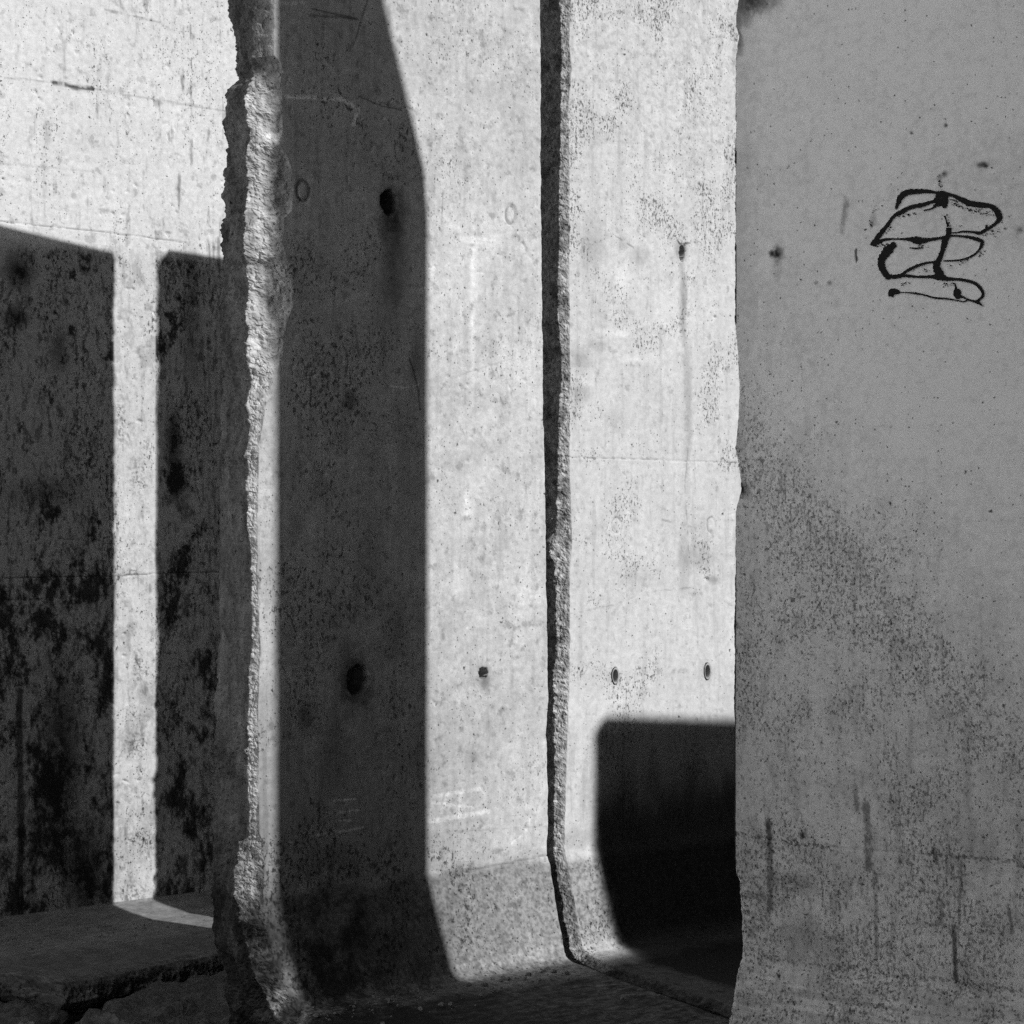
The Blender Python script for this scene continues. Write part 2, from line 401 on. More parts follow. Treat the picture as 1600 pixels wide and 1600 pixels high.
def reliefB(s, z, arc):
    r = np.zeros_like(s)
    for c, a, b, d in holesB(): r += hole(s + 0.004 * pn(s * 60, 0, z * 60), z, c, a, b, d)
    for (x, y) in ((473, 298), (798, 335)):
        c = PB.at(x, y); dd = np.sqrt(((s - c[0]) / 0.024) ** 2 + ((z - c[1]) / 0.036) ** 2)
        r += 0.006 * np.exp(-((dd - 1) / 0.22) ** 2)
    r += 0.004 * sm(0.35, 0.7, pn(s * 40, 7, z * 40)) * sm(0.1, 0.4, pn(s * 6, 3, z * 6))
    for pts in ([(448,150),(560,156)], [(565,150),(628,172)], [(700,1366),(860,1336)]):
        r += 0.003 * seg(s, z, pxl(PB, pts), 0.004)
    return r
def toneB(s, z, arc, K, X, Y, Z):
    isend = np.zeros(s.shape, bool); isend[:, :34] = True
    t = 1 + 0.16 * fbm(X, Y, Z, 2.5, 5) + .22 * fbm(X, Y, Z, 9, 5, .7) + 0.10 * fbm(X * 6, Y, Z, 4, 4) + .13 * fbm(X, Y, Z, 45, 3, .7)
    n1 = fbm(X, Y, Z, 22, 5, 0.65)
    t *= 1 - 0.35 * sm(0.18, 0.5, n1)
    # vertical weathering, heavier on the left half and to the foot
    st = fbm(X * 9, Y, Z * 0.8, 3.5, 4, 0.6)
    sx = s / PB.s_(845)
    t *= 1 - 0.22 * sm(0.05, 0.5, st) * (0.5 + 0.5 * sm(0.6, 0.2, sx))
    # left half darker: shade put into the tone, over grime towards the foot
    dirt_shade = sm(0.85, 0.15, z + .2 * fbm(X, Y, Z, 3, 3)) * sm(0.80, 0.25, sx + .15 * fbm(X, Y, Z, 4, 4))
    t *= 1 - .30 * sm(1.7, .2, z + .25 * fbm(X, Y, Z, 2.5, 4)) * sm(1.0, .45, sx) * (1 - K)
    t *= 1 - 0.82 * dirt_shade * sm(-0.5, 0.3, fbm(X, Y, Z, 9, 5, 0.65))
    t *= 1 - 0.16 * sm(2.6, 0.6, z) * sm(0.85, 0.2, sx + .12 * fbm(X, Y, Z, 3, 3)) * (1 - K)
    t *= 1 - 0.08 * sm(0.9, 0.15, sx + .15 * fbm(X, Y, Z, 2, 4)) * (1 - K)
    # grey band over the fillet
    yb = PB.z_(760, 1352); band = sm(yb + 0.015, yb - 0.03, z - 0.03 * fbm(X, Y, 0, 5, 2))
    t *= 1 - 0.52 * band * (0.75 + 0.5 * sm(-.3, .4, fbm(X, Y, Z, 60, 3, .7)))
    t *= 1 + 0.35 * sm(0.16, 0.04, z) * sm(-0.2, 0.35, fbm(X, Y, Z, 30, 4))
    for (x, y, rx, ry, a) in ((612,330,.05,.10,.75),(618,400,.045,.22,.5),(555,1065,.06,.09,.9),(545,625,.03,.035,.6),(480,1120,.03,.05,.5),(500,760,.03,.05,.3),(650,560,.02,.08,.35),(575,880,.05,.12,.25),(460,820,.025,.06,.3),(620,980,.05,.08,.3),(600,460,.05,.2,.25),
                              (755,1055,.03,.04,.45),(735,1185,.035,.04,.22),(760,1070,.02,.03,.3),(905,700,.03,.03,.2),(520,1180,.05,.12,.3),(640,700,.04,.3,.15)):
        t *= 1 - blot(s, z, PB.at(x, y), rx, ry, a, 0.45, n1)
    for (x, y, rx, ry, a) in ((741,440,.014,.16,.34),(738,540,.010,.16,.26),(730,800,.02,.05,.32),(717,905,.028,.06,.26),(745,373,.06,.006,.4),(735,378,.04,.005,.4)):
        t *= 1 + blot(s, z, PB.at(x, y), rx, ry, a * .8, 0.6, n1 * 0.9)
    for pts, wd, a in (([(675,1245),(752,1232)],.008,.35),([(675,1254),(740,1262)],.006,.3),([(672,1283),(765,1268)],.010,.4),([(690,1270),(700,1240)],.008,.25),([(715,1275),(722,1235)],.007,.25),
                       ([(495,1305),(568,1293)],.004,1.3),([(520,1251),(556,1248)],.003,1.5),([(525,1270),(560,1266)],.003,1.2),([(530,1283),(552,1281)],.003,1.2),([(448,150),(535,155),(560,170),(552,195)],.008,.8),
                       ([(445,6),(475,4)],.006,.6),([(437,1315),(460,1316)],.004,.8),([(610,603),(630,606),(655,601)],.003,.8),([(800,1318),(822,1300),(828,1278)],.006,.25)):
        t *= 1 + a * seg(s, z, pxl(PB, pts), wd) * sm(-0.5, 0.1, fbm(X, Y, Z, 70, 3))
    for pts, wd, a in (([(560,150),(595,165),(628,172)],.003,.6),([(575,0),(568,20),(552,72)],.003,.6),([(488,14),(560,30)],.004,.55),([(482,24),(530,27),(555,30)],.004,.5),([(700,1366),(860,1336)],.003,.3),
                       ([(700,1300),(860,1290)],.0025,.15),([(640,560),(652,600),(657,640)],.004,.6),(ell(474,298,10,16),.005,.6),
                       (ell(798,336,7.5,14),.0035,.4),([(540,545),(543,565),(540,590)],.004,.5),([(692,300),(690,350)],.003,.3),
                       ([(720,585),(800,560)],.003,.2),([(555,505),(560,560)],.0035,.35)):
        t *= 1 - a * seg(s + 0.003 * fbm(X, Y, Z, 25, 2), z, pxl(PB, pts), wd)
    # fresh light chip on the left arris
    t *= 1 + blot(s, z, ((430 - 395) / rs_, zB(213)), .035, .018, .7, .25, n1 * .4)
    t *= 1 - 0.5 * blot(s, z, ((446 - 395) / rs_, zB(285)), .03, .10, 1, .2, n1 * .2) * K
    t *= 1 - (0.88 + .12 * n1) * sm(4.10, 4.28, arc + .05 * fbm(X, Y, Z, 7, 4)) * (.75 + .25 * sm(-.3, .3, fbm(X, Y * 3, Z, 9, 5, .7)))
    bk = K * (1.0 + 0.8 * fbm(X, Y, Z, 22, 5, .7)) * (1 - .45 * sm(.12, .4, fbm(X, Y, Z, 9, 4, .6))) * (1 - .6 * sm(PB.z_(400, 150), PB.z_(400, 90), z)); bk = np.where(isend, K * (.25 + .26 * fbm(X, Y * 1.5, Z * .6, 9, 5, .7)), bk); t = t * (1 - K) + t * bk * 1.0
    # end face tone lowered: its shade and mould put into the colour
    pt = 0.10 + 0.45 * sm(-.1, 0.45, fbm(X, Y, Z, 4, 4)) * sm(1.0, .3, sx) + .2 * sm(.1, .5, fbm(X, Y, Z, 3, 4)) + 0.12 * sm(1.0, 0.2, z)
    return np.clip(t, 0.03, 1.9), pt * (1 - 0.6 * K)
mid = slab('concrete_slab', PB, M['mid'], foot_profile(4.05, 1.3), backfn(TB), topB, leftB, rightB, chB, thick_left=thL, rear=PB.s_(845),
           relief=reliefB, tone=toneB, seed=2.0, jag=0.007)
tag(mid, 'concrete slab with chipped left edge, half shaded, left of the narrow dark gap', 'concrete wall', GRP)

# ---- far slab (right of the gap) --------------------------------------
zC = lambda y: PC.z_(885, y)
rsC, rdC = px_rate(PC, 885)
EC = [(0,877),(60,880),(100,879),(180,879),(300,876),(400,876),(470,874),(500,875),(560,880),(700,874),(760,875),(830,870),(846,858),(862,860),(880,870),(960,872),(1000,871),(1100,868),(1200,870),(1300,868),(1500,868)]
FC = [(0,891),(60,888),(100,892),(180,887),(300,890),(400,888),(500,890),(600,890),(700,889),(800,891),(850,893),(900,889),(1000,890),(1100,888),(1200,884),(1300,882),(1400,884),(1500,884)]
tEC = [(zC(y), x) for y, x in EC]; tFC = [(zC(y), x + 1) for y, x in FC]; tEC = [(a, b - 2) for a, b in tEC]
def chC(z):
    w_ = np.maximum(tab(z, tFC) - tab(z, tEC), 5); c = w_ * 0.0015; return (w_ - rdC * c) / rsC, c
def leftC(z, d): a, c = chC(z); return (tab(z, tEC) + rdC * c - 881) / rsC
SC1 = PC.s_(1150) + 0.35
def rightC(z, d): return np.full_like(z, SC1)
LC = float(np.linalg.norm(PA.P(243) - (PC.P(881)))) - 0.165      # measured from the rear top arris
def topC(s):
    h0 = PA.z_(246, 390) + LC * TAN; h1 = PA.z_(348, 405) + LC * TAN
    return h0 + s / 0.36 * (h1 - h0)
HC = [(PC.at(961, 1056), .0165, .031), (PC.at(1105, 1049), .0165, .032)]
def reliefC(s, z, arc):
    r = np.zeros_like(s)
    for c, a, b in HC: r += hole(s, z, c, a, b, 0.10)
    c = PC.at(1065, 396); r += hole(s + .003 * pn(s * 80, 1, z * 80), z, c, 0.013, 0.032, 0.08)
    for (x, y) in ((964, 820), (1111, 820)):
        c = PC.at(x, y); dd = np.sqrt(((s - c[0]) / 0.022) ** 2 + ((z - c[1]) / 0.030) ** 2)
        r += 0.003 * np.exp(-((dd - 1) / 0.22) ** 2)
    for (x, y, a) in ((1104,905,.014),(1120,655,.008),(1117,495,.008),(1100,890,.006)):
        r += hole(s, z, PC.at(x, y), a, a * .6, .01)
    r += 0.0025 * seg(s, z, pxl(PC, [(888,714),(1150,723)]), 0.003)
    return r
def toneC(s, z, arc, K, X, Y, Z):
    t = 1 + 0.10 * fbm(X, Y, Z, 2.5, 5) + 0.10 * fbm(X * 5, Y, Z, 4, 4)
    n1 = fbm(X, Y, Z, 22, 5, 0.65)
    t *= 1 - 0.25 * sm(0.22, 0.5, n1)
    wob = fbm(X, Y, Z, 9, 4, .6)
    st = fbm(X * 9, Y, Z * 0.6, 3.5, 4, 0.6); t *= 1 - 0.15 * sm(0.12, 0.55, st)
    t *= 1 - 0.18 * sm(3.0, 3.4, z) * sm(0.0, 0.3, fbm(X, Y, Z, 45, 3, .7))
    for (x, y, rx, ry, a) in ((1068,470,.018,.16,.4),(1075,640,.02,.25,.3),(1070,880,.025,.16,.22),(925,385,.06,.10,.25),(1000,400,.05,.04,.25),(975,380,.03,.03,.3),(905,560,.06,.05,.3),(935,540,.05,.02,.2),(905,615,.05,.035,.3),(960,660,.05,.05,.15),
                              (1065,392,.03,.035,.55),(961,1058,.028,.034,.3),(1105,1052,.028,.034,.3),(1115,905,.03,.02,.4),(1090,870,.09,.05,.22),(1000,900,.12,.05,.16),(900,1310,.06,.04,.2),(915,1240,.04,.08,.15)):
        t *= 1 - blot(s + .012 * wob, z, PC.at(x, y), rx, ry, a, 0.45, n1)
    for (x, y, rx, ry, a) in ((972,440,.035,.07,.15),(960,520,.10,.015,.15),(1000,560,.1,.02,.1)):
        t *= 1 + blot(s, z, PC.at(x, y), rx, ry, a, 0.4, n1 * 0.4)
    for pts, wd, a in (([(888,714),(1150,723)],.002,.45),([(1075,700),(1070,760),(1076,860)],.003,.35),([(1055,372),(1062,381),(1086,379)],.004,.75),([(888,960),(960,945),(1010,925),(1080,918)],.003,.28),
                       ([(960,368),(990,386)],.003,.45),([(1085,825),(1110,808),(1150,800)],.003,.4),([(1090,880),(1120,865),(1150,868)],.004,.4),([(1035,812),(1080,822)],.005,.35),([(910,378),(914,384),(911,396)],.004,.6),([(1122,378),(1122,392)],.004,.5),
                       ([(870,1360),(912,1352)],.003,.35),([(905,1070),(928,1020)],.003,.2)):
        t *= 1 - a * seg(s + 0.002 * fbm(X, Y, Z, 25, 2), z + .004 * fbm(X, Y, Z, 20, 3), pxl(PC, pts), wd) * sm(-.25, .2, fbm(X, Y, Z, 30, 3))
    for pts in (ell(963,820,7,12,60,330), ell(1111,820,6,12,90,260)):
        t *= 1 - .35 * seg(s, z, pxl(PC, pts), .0035)
    yb = PC.z_(905, 1342); t *= 1 - 0.50 * sm(yb + .02, yb - .02, z) * (0.7 + .6 * sm(-.3, .4, fbm(X, Y, Z, 55, 3, .7))) * sm(-0.06, 0.06, z)
    # square cast shadow put into the tone, with grime low down
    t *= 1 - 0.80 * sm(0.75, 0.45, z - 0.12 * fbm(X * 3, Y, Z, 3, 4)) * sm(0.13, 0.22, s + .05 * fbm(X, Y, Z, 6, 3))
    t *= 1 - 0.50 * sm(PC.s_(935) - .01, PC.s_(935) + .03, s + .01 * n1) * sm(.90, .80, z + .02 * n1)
    t = t * (1 - K) + t * K * (0.72 + 0.9 * fbm(X, Y, Z, 50, 4, .7))
    t *= 1 - .5 * K * sm(0, .4, fbm(X, Y, Z, 12, 3))
    t *= 1 - (.86 + .1 * n1) * sm(4.16, 4.30, arc + .05 * fbm(X, Y, Z, 7, 4))  # foot darkened past the sunlit wedge, shade in the tone
    isend = np.zeros(s.shape, bool); isend[:, :34] = True; t *= np.where(isend, .40, 1)  # left end in the gap: shade put into its tone
    pt = 0.06 + 0.48 * sm(-0.02, 0.45, fbm(X, Y, Z, 3.5, 3)) + 0.30 * sm(2.4, 3.3, z) * sm(-.3, .3, fbm(X, Y, Z, 4, 3))
    return np.clip(t, 0.03, 1.9), pt * (1 - 0.6 * K)
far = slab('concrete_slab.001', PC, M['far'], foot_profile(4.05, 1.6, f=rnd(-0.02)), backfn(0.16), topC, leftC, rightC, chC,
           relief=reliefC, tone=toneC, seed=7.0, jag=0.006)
tag(far, 'sunlit concrete slab right of the narrow gap, two round holes above a square shadow', 'concrete wall', GRP)

# ---- back slab (left) ---------------------------------------------------
WF = 0.216; ZA = -0.08
filA = [(0.0, -0.035), (0.008, -0.040), (0.10, -0.060), (WF - 0.01, -0.079), (WF, ZA)]
def edge_d(x, y):
    Y = (EYE - ZA) * FOC / (y - HZ); P_ = np.array([(x - CX) / FOC * Y, Y]); v = P_ - PA.O; return float(v @ PA.u), float(v @ PA.n)
eA = sorted([edge_d(*q_) for q_ in ((-80, 1520), (0, 1519), (60, 1523), (100, 1532), (150, 1527), (210, 1514), (270, 1502), (330, 1492), (380, 1480))])
print('A foot edge', eA)
FA = float(np.mean([b for a, b in eA]))
frontA = [(0.0, 4.05), (0.0, 3.85)] + filA + [(FA - 0.05, ZA - .003), (FA - .01, ZA - .008), (FA, ZA - 0.03), (FA + .005, ZA - 0.09), (FA - .06, ZA - 0.13)]
def fjA(s, arc, last):
    t = sm(last - 0.55, last - 0.14, arc); e = np.interp(s, [a for a, b in eA], [b for a, b in eA]) - FA
    r = sm(last - 0.16, last - 0.1, arc) * fbm(s, arc, 0.0, 16, 5, .6)
    q_ = sm(last - 0.17, last - 0.1, arc) * np.abs(fbm(s, arc, 4.0, 38, 4, .65))
    return t * e + .045 * r - .03 * q_, .03 * r - .015 * q_
SA1 = PA.s_(470)
def reliefA(s, z, arc):
    r = np.zeros_like(s)
    for pts in ([(-110, 335),(150,361),(290,379)], [(-110,905),(0,903),(178,900),(245,896),(470,890)], [(84,128),(145,139)]):
        r += 0.004 * seg(s, z, pxl(PA, pts), 0.003)
    r += 0.010 * sm(0.38, 0.7, pn(s * 30, 4, z * 30)) * sm(0.1, 0.4, pn(s * 5, 3, z * 5))
    return r
def toneA(s, z, arc, K, X, Y, Z):
    t = 1 + 0.10 * fbm(X, Y, Z, 2.0, 5) + .10 * fbm(X, Y, Z, 50, 3, .7)
    n1 = fbm(X, Y, Z, 16, 6, 0.68); n2 = fbm(X * 2.2, Y, Z, 9, 5, 0.65)
    st = fbm(X * 10, Y, Z * 0.8, 3.2, 4, 0.6)
    t *= 1 - (0.28 + .25 * sm(PA.s_(150), PA.s_(300), s)) * sm(0.16, 0.5, n2 * .6 + st * .6)
    t *= 1 - 0.30 * sm(0.2, 0.45, n1)
    # black mould masked to the cast shade, thinned in sunlit strip: shade put into tone
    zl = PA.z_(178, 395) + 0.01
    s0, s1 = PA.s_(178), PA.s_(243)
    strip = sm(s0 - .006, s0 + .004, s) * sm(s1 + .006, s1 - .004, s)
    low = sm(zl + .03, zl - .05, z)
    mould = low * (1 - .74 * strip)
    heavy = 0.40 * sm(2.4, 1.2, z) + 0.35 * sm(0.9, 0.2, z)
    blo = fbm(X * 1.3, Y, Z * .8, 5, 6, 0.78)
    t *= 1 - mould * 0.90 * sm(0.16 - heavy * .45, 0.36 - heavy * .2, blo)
    t *= 1 - mould * 0.40  # flat darkening of the shaded area
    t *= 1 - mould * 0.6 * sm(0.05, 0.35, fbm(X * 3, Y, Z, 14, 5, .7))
    for (x, y, rx, ry, a) in ((30,425,.06,.07,.9),(25,498,.05,.05,.85),(92,545,.04,.09,.6),(272,690,.04,.12,.9),(275,760,.04,.07,.9),(95,1180,.09,.35,.85),(130,1360,.09,.22,.85),(70,770,.16,.06,.5),(300,500,.04,.3,.5)):
        t *= 1 - blot(s, z, PA.at(x, y), rx, ry, a, 0.5, n1)
    t *= 1 - 0.75 * seg(s + .01 * fbm(X, Y, Z, 6, 3), z, pxl(PA, [(31,1080),(33,1430)]), .016)
    for k in range(4):
        t *= 1 - 0.35 * low * seg(s + .01 * fbm(X + k, Y, Z, 4, 3), z, pxl(PA, [(318 + 9 * k, 420), (318 + 9 * k, 1380)]), .007) * sm(-.3, .3, fbm(X, Y, Z + k, 8, 3))
    for pts, wd, a in (([(-110,335),(150,361),(290,379)],.0025,.5),([(-110,905),(0,903),(178,900),(245,896),(470,890)],.003,.6),([(0,938),(178,929)],.003,.4),([(84,129),(100,131),(112,136),(145,139)],.010,.85),
                       ([(0,120),(84,128)],.004,.35),([(145,139),(300,165),(390,180)],.005,.3),([(165,15),(250,35)],.006,.4),([(0,255),(150,268)],.005,.15),([(90,842),(140,842),(160,845)],.003,.5)):
        t *= 1 - a * seg(s + 0.002 * n1, z + .004 * n1, pxl(PA, pts), wd) * sm(-.5, .05, fbm(X, Y, Z, 25, 3))
    for (x, y, rx, ry, a) in ((213,1162,.05,.06,.5),(215,1310,.06,.025,.8),(205,1395,.07,.05,.5),(188,660,.02,.08,.6),(215,745,.03,.09,.45),(208,895,.03,.02,.6),(215,1040,.025,.08,.5)):
        t *= 1 - blot(s, z, PA.at(x, y), rx, ry, a, .5, n1) * sm(-.05, .2, fbm(X, Y, Z, 60, 3, .7)) * 1.2
    t = np.where(arc > 4.08, (0.36 + 0.16 * fbm(X, Y, Z, 12, 5, .65) + .16 * fbm(X, Y * 6, Z, 20, 4, .7)) * (1 - .45 * sm(WF + 4.03 + .25, WF + 4.03 + .55, arc)) * (1 - .15 * sm(FA + 4.03, FA + 4.08, arc)) * (1 + sm(FA + 4.0, FA + 4.05, arc) * 1.3 * fbm(X, Y, Z, 55, 4, .7)), t)
    pt = 0.10 + 0.30 * sm(0.0, 0.5, fbm(X * 2, Y, Z * .6, 4, 4)) + .35 * mould * sm(-.3, .3, fbm(X * 2, Y, Z, 3, 3)) + .25 * strip * low * sm(0, .4, fbm(X, Y, Z, 8, 3))
    return np.clip(t, 0.02, 1.8), np.where(arc > 4.08, 0.03, pt)
def chZ(z): return np.full_like(z, .006), np.full_like(z, .006)
def backA(d, z):
    if d < .001: return (-0.18, z)
    k = min(1, d / .3); return (-0.18 + (d + .15) * k, z + (-.22 - z) * k)
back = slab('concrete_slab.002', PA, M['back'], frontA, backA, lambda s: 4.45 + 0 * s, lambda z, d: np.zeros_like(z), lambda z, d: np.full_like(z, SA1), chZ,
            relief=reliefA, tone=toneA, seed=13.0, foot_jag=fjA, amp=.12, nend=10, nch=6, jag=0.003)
tag(back, 'mould-stained concrete slab at far left with a narrow sunlit strip and a flat foot', 'concrete wall', GRP)

# ---- right slab with graffiti -------------------------------------------
rsD, rdD = px_rate(PD, 1152)
ED = [(0,1153),(20,1150),(40,1149),(55,1155),(70,1151),(100,1149),(500,1148),(550,1152),(600,1155),(650,1154),(700,1149),(740,1156),(765,1158),(785,1152),(800,1149),(1000,1147),(1340,1147),(1365,1150),(1375,1155),(1430,1157),(1480,1158),(1500,1157),(1520,1157),(1600,1157)]
zD = lambda y: PD.z_(1152, y)
tED = [(zD(y), x) for y, x in ED]
def leftD(z, d): return (tab(z, tED) - 1150) / rsD
def chD(z): return np.full_like(z, .004) + .012 * sm(.5, .4, z), np.full_like(z, .004) + .01 * sm(.5, .4, z)
SD1 = PD.s_(1600) + 0.22
fD = [(0.0, ZD + .012), (0.004, ZD + .002), (0.022, ZD - .012), (0.040, ZD - .05), (0.058, ZD - .10), (0.082, ZD - .16), (.115, ZD - .24), (.15, ZD - .34), (0.17, ZD - .43)]
frontD = [(0.0, 4.05), (0.0, 3.85)] + fD + [(0.3, -0.42)]
def backD(d, z):
    k = min(1, d / .17); return (-0.17, z - .1 * k)
def reliefD(s, z, arc):
    r = 0.0022 * seg(s, z, pxl(PD, [(1150,1304),(1240,1317),(1310,1326),(1450,1336),(1600,1348)]), .003)
    r += 0.006 * sm(.1, .5, fbm(s * .5, 0, z * 6, 9, 4)) * sm(ZD + .04, ZD - .05, z)
    return r
def toneD(s, z, arc, K, X, Y, Z):
    t = 1 + 0.13 * fbm(X, Y, Z, 1.6, 5, .6) + .05 * fbm(X * 5, Y, Z, 6, 3)
    n1 = fbm(X, Y, Z, 22, 5, 0.65)
    # speckled mildew creeping up from the lower left
    x_n = s / PD.s_(1600)
    lim = 2.50 - 1.05 * x_n ** .9
    den = sm(lim + .15, lim - .5, z + .25 * fbm(X, Y, Z, 3, 3))
    sp = fbm(X * 1.0, Y, Z * .7, 78, 3, .7)
    t *= 1 - .40 * den * sm(.20, .46, sp + .22 * fbm(X, Y, Z, 5, 3))
    t *= 1 - .10 * den
    t *= 1 - .22 * den * sm(0.0, .5, fbm(X * 3, Y, Z * .7, 7, 4, .6))
    t *= 1 - .20 * sm(1.3, .5, z) * sm(-.2, .4, fbm(X, Y, Z, 6, 5, .6))
    t *= 1 - .30 * sm(ZD + .04, ZD - .07, z) * sm(-.3, .3, fbm(X * .3, Y, Z * 5, 10, 4, .6))
    t *= 1 - .16 * sm(.14, .0, s)
    t *= 1 - .20 * sm(2.3, .8, z)
    for pts, wd, a in (([(1202,1285),(1203,1420)],.012,.5),([(1202,1285),(1204,1318)],.014,.4),([(1335,1230),(1340,1265)],.010,.45),([(1352,1258),(1358,1300),(1356,1355)],.014,.5),([(1368,1365),(1370,1500)],.008,.35),([(1461,1330),(1466,1345)],.012,.8),
                       ([(1490,1450),(1494,1530)],.009,.6),([(1502,1345),(1498,1450)],.005,.35),([(1470,1410),(1468,1440)],.012,.4),([(1575,1415),(1582,1455)],.006,.45),([(1150,1304),(1240,1317),(1310,1326)],.004,.6),([(1470,1337),(1600,1348)],.004,.5),
                       ([(1185,1494),(1240,1504),(1330,1512),(1400,1525),(1490,1532),(1600,1550)],.004,.5),([(1480,1345),(1478,1380)],.004,.3),([(1150,1398),(1195,1400)],.008,.4),([(1338,390),(1338,404)],.005,.8),([(1325,310),(1318,330),(1316,362)],.009,.25),([(1322,310),(1320,345)],.012,.2),
                       ([(1380,1325),(1450,1337)],.003,.2)):
        t *= 1 - a * seg(s + 0.004 * fbm(X, Y, Z, 14, 3) + .5 * wd * fbm(X, Y, Z, 60, 3), z + .02 * fbm(X, Y, Z + 5, 70, 2), pxl(PD, pts), wd) * 1.25 * sm(-.7, .0, fbm(X, Y, Z * .4, 40, 4, .7))
    for (x, y, rx, ry, a) in ((1214,396,.018,.022,.95),(1206,396,.01,.012,.9),(1214,415,.014,.04,.3),(1535,257,.018,.008,.9),(1541,260,.008,.006,.9),(1476,272,.009,.009,.7),(1468,278,.008,.012,.5),(1254,1306,.008,.011,.95),(1165,15,.04,.05,.5),(1180,2,.09,.035,.75),
                              (1160,765,.022,.022,.9),(1154,60,.015,.05,.7),(1245,1380,.08,.03,.4),(1250,1465,.12,.07,.35),(1595,359,.012,.010,.6),(1365,345,.008,.02,.4),(1362,352,.006,.01,.6),(1296,442,.008,.008,.6),(1275,442,.008,.006,.5),(1478,196,.006,.006,.9),(1424,208,.006,.005,.9)):
        t *= 1 - blot(s, z, PD.at(x, y), rx, ry, a, 0.45, n1)
    # old patch outline top right
    t *= 1 - .10 * blot(s, z, PD.at(1560, 300), .26, .18, 1, .08, n1 * .5)
    # pale bare corner low at the left arris
    t *= 1 + .35 * blot(s, z, PD.at(1172, 1450), .06, .11, 1, .3, n1) * sm(-.2, .3, fbm(X, Y, Z, 50, 3, .7))
    t *= 1 + .30 * sm(.09, .02, s) * sm(ZD - .07, ZD - .14, z) * sm(-.1, .3, n1)
    pt = .07 + den * (.30 + .38 * sm(-.25, .35, fbm(X, Y, Z, 5, 4)))
    return np.clip(t, .03, 1.8), pt
def topD(s): return 3.75 + .02 * s
right_ = slab('concrete_slab.003', PD, M['right'], frontD, backD, topD, leftD, lambda z, d: np.full_like(z, SD1), chD,
              relief=reliefD, tone=toneD, seed=21.0, amp=.15, nend=10, nch=8, jag=0.0035)
tag(right_, 'even grey concrete slab on the right, wholly in shade, with black looping graffiti', 'concrete wall', GRP)

# graffiti: ribbons of paint lying on the face, in slab coordinates
def ribbon(strokes, pl, parent, name, mat, lift=0.004):
    V, Q = [], []
    rng = random.Random(5)
    for st in strokes:
        P_ = [(x, y, w_) for x, y, w_ in st]
        pts = smooth_pts(P_, 14) if len(P_) > 2 else [tuple(np.array(P_[0]) * (1 - t) + np.array(P_[1]) * t) for t in np.linspace(0, 1, 14)]
        base = len(V)
        loc = [(pl.s_(x), pl.z_(x, y), w_ / pl.p(x) / 2) for x, y, w_ in pts]
        n = len(loc)
        for i, (s, z, hw) in enumerate(loc):
            a = loc[max(0, i - 1)]; b = loc[min(n - 1, i + 1)]
            tx, tz = b[0] - a[0], b[1] - a[1]; l_ = math.hypot(tx, tz) or 1; tx /= l_; tz /= l_
            j1 = 1 + rng.uniform(-.22, .22); j2 = 1 + rng.uniform(-.22, .22)
            V.append((s - tz * hw * j1, -lift, z + tx * hw * j1)); V.append((s + tz * hw * j2, -lift - .0004, z - tx * hw * j2))
            V.append((s - tz * hw * j1, -lift + .003, z + tx * hw * j1)); V.append((s + tz * hw * j2, -lift + .003, z - tx * hw * j2))
            if i < n - 1:
                k = base + 4 * i
                Q += [(k, k + 1, k + 5, k + 4), (k + 2, k + 6, k + 7, k + 3), (k, k + 4, k + 6, k + 2), (k + 1, k + 3, k + 7, k + 5)]
    return grid_obj(name, np.array(V), Q, mat, parent=parent, smooth=False)
def cr(pts): return [(1340 + x / 6.154, 270 + y / 6.154, w_ * 1.12 / 6.154) for x, y, w_ in pts]
